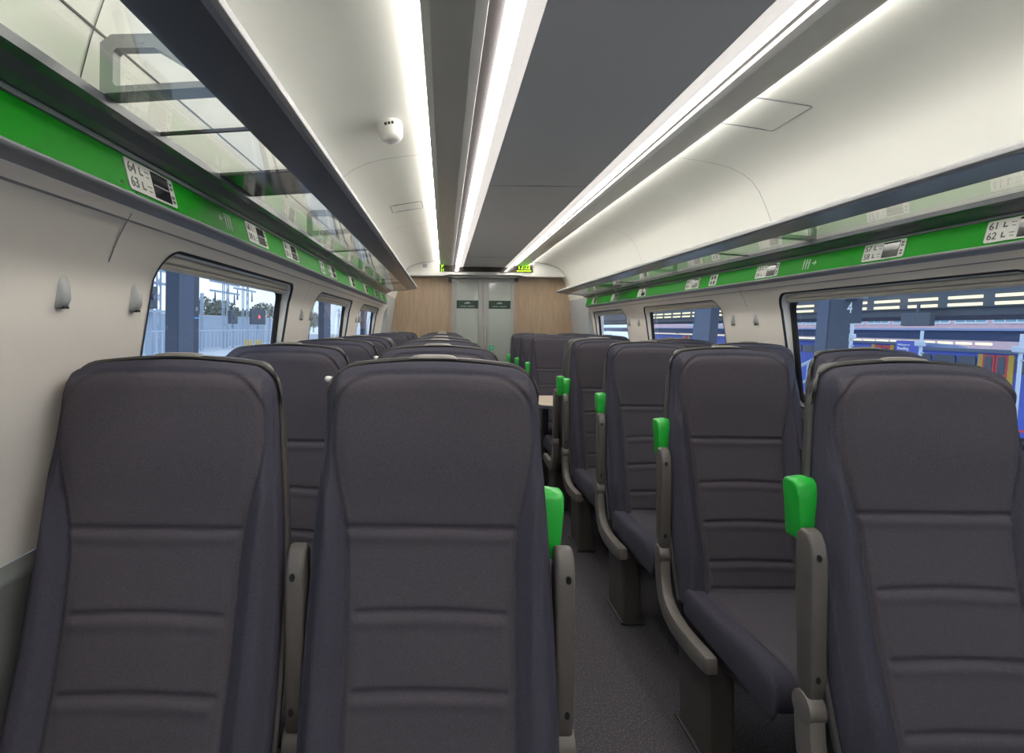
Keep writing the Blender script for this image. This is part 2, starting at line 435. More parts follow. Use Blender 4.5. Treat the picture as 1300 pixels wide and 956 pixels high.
# ------------------------------------------------------------------ ceiling
c = MB()
for s in (-1,1): c.strip_y([(s*x,z) for x,z in CP], YB, YE)
c.box(-.41,.41,YB,YE,2.262,2.275)
ceil = c.build('ceiling', M['ceil'], smooth=True); struct(ceil)
PH = 7.84
cp = MB().prism_y([(-.283,2.178),(0,2.181),(.283,2.178),(.283,2.195),(-.283,2.195)], YB, PH).build('centre_panel', M['panel'], ceil)
sp = MB()
for yy in (-.1,3.32,6.72): sp.box(-.283,.283,yy-.001,yy+.001,2.1775,2.182)
sp.build('centre_panel_joints', M['trimg'], ceil)
for s in (-1,1):
    pr=[(s*.424,2.2085),(s*.427,2.194),(s*.46,2.193),(s*.58,2.205),(s*.604,2.214),(s*.608,2.226),(s*.604,2.232),(s*.58,2.222),(s*.46,2.212),(s*.436,2.214)]
    MB().prism_y(pr, YB, PH).build('side_panel', M['spanel'], ceil, smooth=False)
    MB().prism_y([(s*.381,2.204),(s*.436,2.209),(s*.436,2.222),(s*.381,2.222)], YB, PH).build('light_slot', M['slot'], ceil)
    # panel seams on the curved white part
    sm = MB()
    seam_y = (1.05,3.0,4.95,6.9)
    for yc in seam_y:
        V=[];F=[]
        for i,(x,z) in enumerate(CP[2:]):
            nx,nz = -.6,-.8
            V += [(s*(x-.0015),yc-.0018,z-.0015),(s*(x-.0015),yc+.0018,z-.0015)]
        for i in range(len(CP)-3): F.append((2*i,2*i+1,2*i+3,2*i+2))
        sm.add(V,F)
    x,z = 1.18,1.90
    sm.box(s*(x-.003),s*(x+.001),YB,PH,z-.0022,z+.0022)
    sm.build('panel_seams', M['trimg'] if s>0 else M['slot'], ceil)

# strip lights
for s,side in ((-1,'left'),(1,'right')):
    t = thing('strip_light', 'long white strip light along the %s edge of the grey centre ceiling panel'%side, 'light', (s*.345,YB,2.18), (0,0,0), 'ceiling strip lights')
    x0=s*.345
    MB().prism_y([(s*.2832-x0,-.002),(s*.300-x0,-.0045),(s*.335-x0,-.004),(s*.335-x0,.012),(s*.2832-x0,.012)], 0, PH-YB).build('glow_lip', M['bar'], t, smooth=False)  # weak emission stands in for lamp light fading across the inner lip
    MB().prism_y([(s*.335-x0,-.004),(s*.358-x0,-.0015),(s*.380-x0,.003),(s*.381-x0,.022),(s*.335-x0,.022)], 0, PH-YB).build('diffuser', M['led'], t)
    t = thing('cove_light', 'hidden cove light along the outer edge of the %s grey side panel'%side, 'light', (s*.606,YB,2.2325), (0,0,0), 'cove lights')
    MB().prism_y([(-s*.006,.001),(s*.005,-.001),(s*.006,.004),(-s*.004,.006)], 0, PH-YB).build('led_strip', M['cove'], t)

# access hatches and smoke detector
def ceil_z(x):
    return sm_interp([(a,b) for a,b in CP[:9]], abs(x))
def hatch(name,label,x0,x1,y0,y1):
    t = thing(name,label,'hatch',((x0+x1)/2,(y0+y1)/2,ceil_z((x0+x1)/2)),(0,0,0),'ceiling access hatches')
    cx,cy,cz=t.location; out=rrect(x0,x1,y0,y1,.012,3); V=[];F=[]; n=len(out)
    inn=rrect(x0+.004,x1-.004,y0+.004,y1-.004,.01,3)
    for L,dz in ((out,.0005),(out,-.003),(inn,-.003),(inn,.0005)):
        V += [(x-cx,y-cy,ceil_z(x)-cz+dz) for x,y in L]
    for j in range(3):
        for i in range(n): F.append((j*n+i,j*n+(i+1)%n,(j+1)*n+(i+1)%n,(j+1)*n+i))
    mesh('hatch_frame',V,F,M['trimg'],t)
    m=MB(); N=6
    Vp=[];Fp=[]
    for i in range(N+1):
        x=x0+.004+(x1-x0-.008)*i/N; z=ceil_z(x)-cz-.0022; Vp += [(x-cx,y0+.004-cy,z),(x-cx,y1-.004-cy,z)]
    for i in range(N): Fp.append((2*i,2*i+1,2*i+3,2*i+2))
    mesh('hatch_cover',Vp,Fp,M['ceil'],t)
hatch('access_hatch','square white access hatch in the curved ceiling on the right',.655,.885,2.22,2.50)
hatch('access_hatch','small white access hatch in the left ceiling beyond the smoke detector',-.93,-.70,4.10,4.33)
sd = thing('smoke_detector','white rounded smoke detector on the left side of the ceiling','smoke detector',(-.78,2.52,ceil_z(.78)),(0,math.radians(-11),0))
V=[];F=[];n=20
for r,z in ((.052,.004),(.052,-.014),(.050,-.030),(.045,-.048),(.035,-.058),(.018,-.062)):
    V += [(r*1.05*math.cos(2*PI*k/n),r*1.5*math.sin(2*PI*k/n),z*1.25) for k in range(n)]
for j in range(5):
    for k in range(n): F.append((j*n+k,j*n+(k+1)%n,(j+1)*n+(k+1)%n,(j+1)*n+k))
F.append(tuple(range(5*n,6*n)))
mesh('detector_body',V,F,M['white'],sd,None,True)
for k in (-1,0,1): MB().box(k*.015-.005,k*.015+.005,-.079,-.060,-.026,-.016).build('vent_slot',M['screw'],sd)

# ------------------------------------------------------------------ luggage racks
NUM_L=[(1.32,'64','63',1),(2.06,'60','59',1),(2.52,'56','55',1),(3.16,None,None,0),(3.44,'52','51',1),(4.18,None,None,1),(4.92,None,None,1),(5.62,None,None,1),(6.2,None,None,1)]
NUM_R=[(1.74,'61','62',1),(2.28,'57','58',1),(3.10,'53','54',1),(4.03,'49','50',1),(3.72,None,None,0),(5.06,None,None,1),(5.88,None,None,1),(6.66,None,None,1)]
def fx(z): return 1.196+(1.219-1.196)*(z-1.637)/(1.722-1.637)
def rack(s, side, y1):
    t = thing('luggage_rack','long grey overhead luggage rack with glass shelf and green fascia along the %s wall'%side,'luggage rack',(s*1.22,YB,1.62))
    ox,oy,oz = t.location
    def P(pts): return [(s*x-ox,z-oz) for x,z in pts]
    L = y1-YB
    MB().prism_y(P([(.850,1.822),(.845,1.816),(.8455,1.803),(.853,1.797),(.864,1.795),(.880,1.794),(.882,1.802),(.868,1.820)]),0,L).build('front_lip',M['lip'],t,bevel=.002)
    MB().prism_y(P([(.864,1.7948),(.950,1.7795),(.957,1.7785),(.957,1.789),(.878,1.806)]),0,L).build('underside_panel',M['under'],t)
    MB().prism_y(P([(.95,1.7815),(1.162,1.7665),(1.162,1.7735),(.95,1.7885)]),0,L).build('glass_shelf',M['glass'],t)
    MB().prism_y(P([(1.222,1.722),(1.216,1.728),(1.206,1.730),(1.190,1.738),(1.168,1.752),(1.150,1.757),(1.150,1.774),(1.21,1.776),(1.24,1.75)]),0,L).build('rail_channel',M['channel'],t,smooth=False)
    MB().prism_y(P([(1.217,1.731),(1.210,1.727),(1.213,1.720),(1.222,1.717)]),0,L).build('upper_trim',M['trimg'],t)
    MB().prism_y(P([(1.202,1.640),(1.194,1.638),(1.192,1.633),(1.195,1.627),(1.204,1.622),(1.232,1.6135),(1.238,1.62),(1.22,1.64)]),0,L).build('lower_trim',M['trimg'],t,bevel=.002)
    js = [YB]+[1.235+1.945*k for k in range(-1,4) if YB < 1.235+1.945*k < y1-.3]+[y1]
    for a,b in zip(js,js[1:]):
        a+=.0025; b-=.0025
        f=MB().prism_y(P([(fx(1.637),1.637),(fx(1.722),1.722),(1.232,1.722),(1.215,1.637)]),a-YB,b-YB).build('fascia_panel',M['green'],t)
        for yy in (a+.045,b-.045): MB().disc_x(s*(fx(1.653)-.0012)-ox, s*(fx(1.653)+.002)-ox, yy-YB, 1.653-oz, .0045, 10).build('screw',M['screw'],f)
    for yy in (-.51,1.06,2.64,4.21,5.80):
        # cast bracket: a closed loop standing on the shelf
        out=[(.965,1.7905),(1.165,1.7765),(1.165,1.872),(1.145,1.887),(1.06,1.89),(.985,1.848),(.950,1.812),(.950,1.796)]
        inn=[(.978,1.804),(1.135,1.793),(1.141,1.799),(1.141,1.856),(1.135,1.862),(1.066,1.864),(1.000,1.826),(.974,1.808)]
        out=[out[0],out[1],(1.165,1.80),out[2],out[3],out[4],out[5],out[6]]
        n=8; yA,yB_=yy-YB-.012,yy-YB+.012
        O=P(out); I=P(inn)
        V=[(x,yA,z) for x,z in O]+[(x,yA,z) for x,z in I]+[(x,yB_,z) for x,z in O]+[(x,yB_,z) for x,z in I]
        F=[]
        for i in range(n):
            j=(i+1)%n
            F += [(i,j,n+j,n+i),(2*n+i,3*n+i,3*n+j,2*n+j),(i,2*n+i,2*n+j,j),(n+i,n+j,3*n+j,3*n+i)]
        bk=mesh('bracket',V,F,M['brk'],t)
        MB().prism_y(P([(.955,1.7885),(1.165,1.7735),(1.165,1.777),(.955,1.792)]),yy-YB-.024,yy-YB+.024).build('bracket_foot',M['brk'],bk)
        for (x,z) in ((1.09,1.877),(.975,1.822)):
            MB().prism_y(P([(x+.007*math.cos(2*PI*q/10),z+.007*math.sin(2*PI*q/10)) for q in range(10)]),yA-.002,yA+.002).build('screw',M['hook'],bk)
    for yy in (1.245,3.19,5.13):
        MB().prism_y(P([(.955,1.7805),(1.155,1.7663),(1.155,1.7742),(.955,1.7885)]),yy-YB-.003,yy-YB+.003).build('glass_joint',M['slot'],t)
    for yy in ((1.70,5.6) if s<0 else (5.6,)):
        MB().prism_y(P([(.955,1.7800),(1.155,1.7658),(1.155,1.7747),(.955,1.7892)]),yy-YB-.125,yy-YB+.125).build('joint_plate',M['joint'],t)
    MB().prism_y(P([(.853,1.824),(.847,1.818),(.846,1.806),(.852,1.797),(.88,1.790),(.954,1.777),(1.15,1.762),(1.22,1.728),(1.22,1.78),(.88,1.80)]),L,L+.006).build('end_cap',M['under'],t)
    return t
rack(-1,'left',6.62); rack(1,'right',7.06)

def side_matrix(s, y, z, off=.0):
    # local (u along reading direction, v up) -> on the fascia of side s, facing the saloon
    n = Vector((-s*(1.722-1.637),0,(1.219-1.196))).normalized()
    up = Vector((s*(1.219-1.196),0,(1.722-1.637))).normalized()
    right = up.cross(n)
    Mx = Matrix((( right.x,up.x,n.x,s*fx(z)+n.x*off),(right.y,up.y,n.y,y),(right.z,up.z,n.z,z+n.z*off),(0,0,0,1)))
    return Mx
def reservation(s, y, a, b, big, label):
    w = .215 if big else .10; hgt=.072
    t = thing('seat_reservation_display', label, 'reservation display', (0,0,0), (0,0,0), 'seat reservation displays on the green fascias')
    t.matrix_world = side_matrix(s,y,1.6795)
    pl=rrect(-w/2,w/2,-hgt/2,hgt/2,.006,3)
    MB().prism_z(pl,-.002,.003).build('backing_plate',M['plate'],t)
    if big:
        sx = .035
        sc=MB().box(sx-.035,sx+.045,-.031,.031,.002,.0042).build('screen',M['scr'],t)
        MB().box(sx-.030,sx+.040,-.001,.001,.0042,.0046).build('screen_divider',M['hook'],sc)
        def put(st,x,yy,size): text(st,size,M['ink'],t,Matrix.Translation((x,yy,.0036)),'seat_number',.0005)
        if a: put(a,-.083,.016,.034); put(b,-.083,-.017,.034)
        ic=MB()
        for yy in (.016,-.017):        # seat pictogram and two dashes beside each number
            ic.box(-.052,-.048,yy-.008,yy+.010,.003,.0038); ic.box(-.048,-.038,yy-.008,yy-.004,.003,.0038)
            ic.box(-.028,-.010,yy+.004,yy+.006,.003,.0038); ic.box(-.024,-.012,yy-.007,yy-.005,.003,.0038)
            ic.box(.088,.100,yy-.009,yy-.002,.003,.0038); ic.box(.088,.100,yy+.002,yy+.009,.003,.0038)
        ic.build('pictograms',M['ink'],t)
    else:
        ic=MB()
        for yy in (.016,-.017):
            ic.box(-.03,-.01,yy-.011,yy+.011,.003,.0038); ic.box(.006,.03,yy-.011,yy+.011,.003,.0038)
        ic.build('pictograms',M['ink'],t)
ordn=['first','second','third','fourth','fifth','sixth','seventh','eighth','ninth']
for s,side,tab in ((-1,'left',NUM_L),(1,'right',NUM_R)):
    for i,(y,a,b,big) in enumerate(sorted(tab)):
        lab = 'grey seat reservation display on the %s green fascia, %s from the camera'%(side,ordn[i])
        if a: lab = 'grey reservation display numbered %s and %s on %s green fascia, %s from camera'%(a,b,side,ordn[i])
        if not big: lab='small plain grey number plate on the %s green fascia, %s plate from the camera'%(side,ordn[i])
        reservation(s,y,a,b,big,lab)
def people_icon(s,y,label):
    t = thing('direction_sign',label,'sign',(0,0,0),(0,0,0)); t.matrix_world = side_matrix(s,y,1.6795)
    m=MB(); ar=MB(); d=1 if s>0 else -1
    for k in range(3):
        x=-d*.045+k*.020*d
        m.prism_z([(x+.005*math.cos(2*PI*q/8),.020+.005*math.sin(2*PI*q/8)) for q in range(8)],.0005,.0015)
        m.prism_z([(x-.006,.013),(x+.006,.013),(x+.004,-.003),(x+.003,-.026),(x-.003,-.026),(x-.004,-.003)],.0005,.0015)
    m.build('people_pictogram',M['icon'],t)
    x=d*.032
    ar.prism_z([(x+d*.018,0),(x+d*.004,.012),(x+d*.004,.003),(x-d*.012,.003),(x-d*.012,-.003),(x+d*.004,-.003),(x+d*.004,-.012)],.0005,.0015)
    ar.build('arrow',M['icon'],t)
people_icon(-1,1.76,'pale people and arrow pictogram on the left green fascia')
people_icon(1,2.74,'pale people and arrow pictogram on the right green fascia')

# ------------------------------------------------------------------ seats
WID=[(.40,.238),(.55,.243),(.70,.243),(.85,.240),(.98,.233),(1.10,.223),(1.20,.217),(1.30,.212)]
YC=[(.38,-.175),(.45,-.150),(.55,-.118),(.65,-.085),(.75,-.056),(.85,-.033),(.95,-.016),(1.05,-.006),(1.15,0),(1.22,.002),(1.30,.010)]
PW=[(.38,.160),(.70,.163),(.86,.166),(.93,.169),(.98,.176),(1.03,.187),(1.08,.197),(1.13,.2015),(1.20,.199),(1.26,.193),(1.30,.185)]
def top_z(x): return 1.287-.42*x*x-.0           # arched head
ZB=.40
def smooth01(a,b,t):
    t=max(0,min(1,(t-a)/(b-a))); return t*t*(3-2*t)
def back_point(u, t, detail=True, grow=0., dy=0.):
    # u in -1..1 across, t in 0..1 bottom to top
    # corner rounding: pull the top edge down near the sides
    rc=.052
    zt0=ZB+(1.287+grow-ZB)*t
    w=sm_interp(WID, min(zt0,1.30))+grow
    x=u*w
    ztop=top_z(x)+grow
    ax=abs(x)
    if ax>w-rc:
        q=(ax-(w-rc))/rc; ztop -= rc*(1-math.sqrt(max(0,1-min(1,q)**2)))*.95
    z=ZB+(ztop-ZB)*t
    w2=sm_interp(WID,min(z,1.30))+grow; x=u*w2
    return x,z,w2
def g(d,sg): return math.exp(-(d/sg)**2)
def front_y(x,z,w,t,u):
    y=sm_interp(YC,z)
    ax=abs(x); pw=sm_interp(PW,z)
    # head panel has a rounded top
    ztp=1.264-.36*x*x
    dtop=ztp-z
    rc=.07
    d=ax-pw                                   # + outside
    if z>1.18:
        # rounded corner of the panel
        cx=pw-rc; cz=ztp-rc
        if ax>cx and z>cz: d=math.hypot(ax-cx,z-cz)-rc
        else: d=max(ax-pw, z-ztp)
    # bolsters stand proud of the panel between head and hip
    wing=.024*smooth01(.002,.035,d)*smooth01(.45,.6,z)*(1-smooth01(1.12,1.25,z))
    y-=wing
    # gentle lumbar / head pillows
    inside=1-smooth01(-.03,.0,d)
    y-=inside*.010*g(z-1.11,.09)
    y-=inside*.007*g(z-.73,.16)
    # seam round the panel
    y+=.0065*g(d,.0042)
    y-=.0022*g(d-.009,.005)+.0015*g(d+.009,.005)
    # horizontal stitched channels
    for zc,dep,half,bow in ((.958,.0085,.172,0.),(.808,.0075,.150,.006),(.675,.0075,.150,.005),(.548,.007,.150,.004),(.462,.006,.15,.0)):
        zz=zc-bow*(x/.15)**2
        f=1-smooth01(half-.012,half+.004,ax)
        dz=z-zz
        y+=f*(dep*g(dz,.0055)-.003*g(dz+.016,.010))
    # roll the outer edge backwards
    e=smooth01(.84,1.0,abs(u)); y+=.036*e**2.2
    e=max(0,(z-(top_z(x)-.055))/.055); y+=.045*min(1,e)**2.2*(1-smooth01(.85,1.,abs(u))*.5)
    return y
def seat_meshes():
    out={}
    NU,NT=112,176
    V=[];F=[]
    us=[math.sin(PI/2*(2*i/NU-1))*.5+.5*(2*i/NU-1) for i in range(NU+1)]
    for j in range(NT+1):
        t=j/NT
        for u in us:
            x,z,w=back_point(u,t); V.append((x,front_y(x,z,w,t,u),z))
    matidx=[]
    for j in range(NT):
        for i in range(NU):
            F.append((j*(NU+1)+i,j*(NU+1)+i+1,(j+1)*(NU+1)+i+1,(j+1)*(NU+1)+i))
    # skirt to the shell
    n0=len(V); ring=[j*(NU+1) for j in range(NT+1)]+[NT*(NU+1)+i for i in range(1,NU+1)]+[j*(NU+1)+NU for j in range(NT-1,-1,-1)]
    for k in ring:
        x,y,z=V[k]; V.append((x*.992,sm_interp(YC,z)+.088,z-.004))
    for a in range(len(ring)-1): F.append((ring[a],ring[a+1],n0+a+1,n0+a))
    out['back']=(V,F)
    # hard shell behind
    NU,NT=28,40; V=[];F=[]
    us=[math.sin(PI/2*(2*i/NU-1)) for i in range(NU+1)]
    for j in range(NT+1):
        t=j/NT
        for u in us:
            x,z,w=back_point(u,t,grow=.007)
            y=sm_interp(YC,z)+.138
            e=abs(u); y-=.050*smooth01(.74,1,e)**2
            y-=.042*smooth01(.90,1,t)**2
            V.append((x,y,z))
    for j in range(NT):
        for i in range(NU): F.append((j*(NU+1)+i,j*(NU+1)+i+1,(j+1)*(NU+1)+i+1,(j+1)*(NU+1)+i))
    ring=[j*(NU+1) for j in range(NT+1)]+[NT*(NU+1)+i for i in range(1,NU+1)]+[j*(NU+1)+NU for j in range(NT-1,-1,-1)]
    n0=len(V)
    for k in ring:
        x,y,z=V[k]; V.append((x,sm_interp(YC,z)+.062,z))
    n1=len(V)
    for k in ring:
        x,y,z=V[k]; V.append((x*.97,sm_interp(YC,z)+.064,z-.006))
    for a in range(len(ring)-1):
        F.append((ring[a],ring[a+1],n0+a+1,n0+a)); F.append((n0+a,n0+a+1,n1+a+1,n1+a))
    out['shell']=(V,F)
    # seat cushion
    NU,NT=44,52; V=[];F=[]
    def cpt(u,t):
        # t 0 back .. 1 front lip underside
        w=.236; x=u*w; ax=abs(x)
        if t<.78:
            y=-.115-(.50)*(t/.78); z=.452+.018*smooth01(.3,.9,t/.78)
        else:
            q=(t-.78)/.22*PI*.62; y=-.615-.062*math.sin(q); z=.470-.062*(1-math.cos(q))
        d=ax-.165
        z+=.004*smooth01(.0,.02,d)*(1-smooth01(.7,.85,t))-.007*g(d,.005)
        e=smooth01(.93,1,abs(u)); z-=.022*e**2.2
        return x,y,z
    for j in range(NT+1):
        for i in range(NU+1):
            u=2*i/NU-1; u=.5*u+.5*math.sin(PI/2*u); V.append(cpt(u,j/NT))
    for j in range(NT):
        for i in range(NU): F.append((j*(NU+1)+i,j*(NU+1)+i+1,(j+1)*(NU+1)+i+1,(j+1)*(NU+1)+i))
    ring=[j*(NU+1) for j in range(NT+1)]+[NT*(NU+1)+i for i in range(1,NU+1)]+[j*(NU+1)+NU for j in range(NT-1,-1,-1)]
    n0=len(V)
    for k in ring:
        x,y,z=V[k]; V.append((x*.985,max(y,-.64),.362))
    for a in range(len(ring)-1): F.append((ring[a],ring[a+1],n0+a+1,n0+a))
    out['cushion']=(V,F)
    return out
SM=seat_meshes()
def make_seat(kind):
    """kind: 'aisle_right' (aisle on +x of the seat), 'aisle_left', 'window'"""
    r=thing('passenger_chair','seat','train seat')
    bk=mesh('backrest',*SM['back'],M['fabric'],r,None,True)
    # panel / bolster two-tone: faces outside the stitched panel get the darker cloth
    me=bk.data; me.materials.append(M['fabric2'])
    for p in me.polygons:
        c=p.center; pw=sm_interp(PW,c.z)
        if abs(c.x)>pw or c.z>1.264-.36*c.x*c.x: p.material_index=1
    mesh('back_shell',*SM['shell'],M['shell'],r,None,True)
    cu=mesh('seat_cushion',*SM['cushion'],M['fabric'],r,None,True)
    me=cu.data; me.materials.append(M['fabric2'])
    for p in me.polygons:
        if abs(p.center.x)>.165 or p.center.z<.42: p.material_index=1
    # pale grip on the head of the shell
    V=[];F=[];K=12
    for i in range(K+1):
        x=-.052+.104*i/K; e=math.sqrt(max(0,1-((i-K/2)/(K/2))**4)); z=top_z(x)+.006
        V += [(x,.062,z),(x,.066,z+.006*e),(x,.088,z+.007*e),(x,.100,z-.006)]
    for i in range(K):
        for q in range(3): F.append((i*4+q,i*4+q+1,(i+1)*4+q+1,(i+1)*4+q))
    mesh('grip_strip',V,F,M['handle'],r,None,True)
    MB().prism_x([(-.10,.30),(-.10,.40),(-.60,.40),(-.625,.385),(-.60,.345),(-.30,.30)],-.215,.215).build('seat_pan',M['dark'],r,bevel=.006)
    sides={'aisle_right':[(1,1),(-1,0)],'aisle_left':[(-1,1),(1,0)],'window':[]}[kind]
    ps={'aisle_right':1,'aisle_left':-1,'window':0}[kind]
    # pedestal: slab leg near the aisle edge (window seats: near the middle)
    px=ps*.205 if ps else 0.
    leg=MB().prism_x([(-.345,.0),(-.335,.31),(-.10,.31),(-.13,.0)],px-.045,px+.045).build('pedestal',M['ped'] if ps else M['dark'],r,bevel=.012,seg=2)
    MB().box(px-.055,px+.055,-.36,-.11,0,.012).build('foot_plate',M['dark'],leg,bevel=.004)
    for s,ais in sides:
        xi,xo=s*.247,s*.284
        # armrest, folded up
        P=[(-.030,.565)]
        prof=[(-.028,.552),(-.040,.60),(-.040,.86),(-.034,.895),(-.018,.918),(.006,.922),(.022,.905),(.026,.86),(.018,.60),(.006,.552)]
        a=MB().prism_x(prof,xi,xo).build('armrest',M['arm'],r,bevel=.008,seg=3,smooth=True)
        xm=(xi+xo)/2+s*.004
        for z in (.868,.605):
            n=10; MB().add([(xm+.0055*math.cos(2*PI*q/n),-.0408,z+.008*math.sin(2*PI*q/n)) for q in range(n)]+[(xm+.0055*math.cos(2*PI*q/n),-.034,z+.008*math.sin(2*PI*q/n)) for q in range(n)],
                        [tuple(range(n))]+[(q,(q+1)%n,n+(q+1)%n,n+q) for q in range(n)]).build('screw_hole',M['screw'],a)
        pv=MB().disc_x(s*.244,s*.288,-.008,.530,.034,24).build('pivot',M['armd'],r,bevel=.004,smooth=True)
        # curved side frame from the pivot down and forward under the cushion
        cl=[(-.006,.535),(-.008,.480),(-.016,.430),(-.036,.385),(-.075,.352),(-.130,.335),(-.200,.330),(-.290,.333),(-.370,.340),(-.405,.344)]
        hw=[.030,.031,.032,.033,.034,.033,.031,.030,.028,.025]
        up=[];dn=[]
        for i,(y,z) in enumerate(cl):
            y0,z0=cl[max(i-1,0)]; y1,z1=cl[min(i+1,len(cl)-1)]; L=math.hypot(y1-y0,z1-z0); ny,nz=-(z1-z0)/L,(y1-y0)/L
            up.append((y+ny*hw[i],z+nz*hw[i])); dn.append((y-ny*hw[i],z-nz*hw[i]))
        n=len(cl); V=[];F=[]
        for X in (s*.247,s*.286):
            V += [(X,y,z) for y,z in up]+[(X,y,z) for y,z in dn]
        for q in range(n-1):
            F += [(q,q+1,n+q+1,n+q),(2*n+q,3*n+q,3*n+q+1,2*n+q+1),(q,2*n+q,2*n+q+1,q+1),(n+q,n+q+1,3*n+q+1,3*n+q)]
        F += [(0,n,3*n,2*n),(n-1,3*n-1,4*n-1,2*n-1)]
        m=MB(); m.add(V,F); m.build('side_frame',M['armd'],r,bevel=.008,seg=2,smooth=True)
        MB().prism_x([(-.02,.50),(.03,.52),(.05,.40),(-.05,.30),(-.09,.33)],s*.205,s*.245).build('hinge_arm',M['dark'],r)
        if ais:
            # green grab handle at shoulder height
            pr=[(.030,.880),(.028,.985),(.034,1.012),(.050,1.020),(.082,1.020),(.092,1.010),(.094,.880)]
            V=[];F=[]; n=len(pr)
            for (X,top) in ((.222,0),(.246,0),(.266,1)):
                for (y,z) in pr: V.append((s*(X+(.010 if top and z>.95 else 0)),y,z-(0.004 if top else 0)))
            for j in range(2):
                for i in range(n): F.append((j*n+i,j*n+(i+1)%n,(j+1)*n+(i+1)%n,(j+1)*n+i))
            F += [tuple(range(n)),tuple(range(3*n-1,2*n-1,-1))]
            m=MB(); m.add(V,F); m.build('grab_handle',M['greenh'],r,'bright green grab handle',bevel=.007,seg=3,smooth=True)
        elif kind=='aisle_right':
            MB().tube([(s*.212,.072,1.243),(s*.226,.070,1.246),(s*.231,.068,1.248)],[.006,.007,.004],10).build('coat_peg',M['white'],r,'small white peg',smooth=True)
    return r
protos={}
GROUP='grey train seats in rows of two'
first=set()
def place(kind,x,y,label,rot=0.):
    if kind not in protos: protos[kind]=make_seat(kind); o=protos[kind]
    else: o=dup(protos[kind])
    o.location=(x,y,0); o.rotation_euler=(0,0,rot); o['label']=label; o['category']='train seat'; o['group']=GROUP
    return o
PITCH=.857
rw=['front','second','third','fourth']
far=['first','second','third']
for i in range(4):
    yl=1.16+PITCH*i; yr=1.280+PITCH*i
    place('aisle_right',-.554,yl,'grey aisle seat left of the aisle, facing the camera, %s row from the camera'%rw[i])
    place('window',-1.093 if i==0 else -1.094,yl-.02,'grey window seat by the left wall, facing the camera, %s row from the camera'%rw[i])
    place('aisle_left',.552,yr,'grey aisle seat right of the aisle, facing the camera, %s row from the camera'%rw[i])
    place('window',1.094,yr,'grey window seat by the right wall, facing the camera, %s row from the camera'%rw[i])
for s,side,y in ((-1,'left',4.05),(1,'right',4.165)):
    place('aisle_left' if s<0 else 'aisle_right',s*.55,y,'grey aisle seat %s of the aisle turned away from the camera, before the table'%side,PI)
    place('window',s*1.090,y,'grey window seat on the %s turned away from the camera, before the table'%side,PI)
for i in range(3):
    yl=5.56+.85*i; yr=5.66+.85*i
    if i==2: yl=7.24; yr=7.34
    place('aisle_right',-.554,yl,'grey aisle seat left of the aisle, %s row beyond the left table'%far[i])
    place('window',-1.094,yl,'grey window seat by the left wall, %s row beyond the left table'%far[i])
    place('aisle_left',.552,yr,'grey aisle seat right of the aisle, %s row beyond the right table'%far[i])
    place('window',1.094,yr,'grey window seat by the right wall, %s row beyond the right table'%far[i])

# tables between the facing seats
def table(s,y,label):
    t=thing('train_table',label,'table',(s*.775,y,0),(0,0,0),'tables between facing seats')
    def rr(g,z0,z1,m,nm):
        x0,x1=-.545-g,.545
        pl=[]
        for (cx,cy,a,r) in ((x1-.01,.34+g-.01,0,.01),(x0+.10,.34+g-.10,PI/2,.10),(x0+.10,-.34-g+.10,PI,.10),(x1-.01,-.34-g+.01,3*PI/2,.01)):
            for k in range(8):
                q=a+PI/2*k/7; pl.append((s*(cx+r*math.cos(q)),cy+r*math.sin(q)))
        return MB().prism_z(pl,z0,z1).build(nm,m,t,bevel=.002)
    rr(-.006,.722,.742,M['table'],'tabletop')
    rr(.0,.712,.738,M['tedge'],'edge_band')
    lg=MB().prism_z(rrect(s*(-.44)-.028,s*(-.44)+.028,-.045,.045,.015,4),.012,.714).build('table_leg',M['dark'],t)
    MB().box(s*(-.44)-.05,s*(-.44)+.05,-.08,.08,0,.014).build('foot_plate',M['dark'],lg,bevel=.004)
    MB().box(s*.50-.045,s*.50+.045,-.25,.25,.66,.714).build('wall_bracket',M['dark'],t,bevel=.005)
table(-1,4.80,'pale wood topped table with dark edge left of the aisle'); table(1,4.93,'pale wood topped table with dark edge right of the aisle')

# ------------------------------------------------------------------ outside
CX,CZ,F0=-.532,1.36,730.
class Side:
    def __init__(s, side, tilt): s.s=side; s.th=math.radians(tilt)
    def pt(s,u,v,D):
        """photo direction (u,v) met at sideways distance D: (along-track y, height h) in the canted frame of the station"""
        du=abs(u-564); y=D*F0/du
        dv=(v-415)-(u-564)*.0105
        a=math.atan2(-dv,du)+s.th
        return y, D*math.tan(a)
    def root(s,name,label,cat,D,y,h,group=None):
        c,n=math.cos(s.th),math.sin(s.th)
        return thing(name,label,cat,(CX+s.s*(D*c+h*n),y,CZ-D*n+h*c),(0,s.s*s.th,0),group)
    def place(s,o,D,y,h):
        c,n=math.cos(s.th),math.sin(s.th); o.location=(CX+s.s*(D*c+h*n),y,CZ-D*n+h*c); o.rotation_euler=(0,s.s*s.th,0)
R_=Side(1,4.5); L_=Side(-1,0.)
GZ=-3.3                                   # track level below the eye
# right: ground, platform pillar, signs, canopies, building, trains
g_=MB().box(-26,110,-60,260,-.2,0).build('ground',M['ground']); struct(g_); R_.place(g_,28.,0,GZ)
g2=MB().box(-110,26,-60,260,-.2,0).build('ground_left',M['ground']); struct(g2); L_.place(g2,28.,0,GZ-.6)
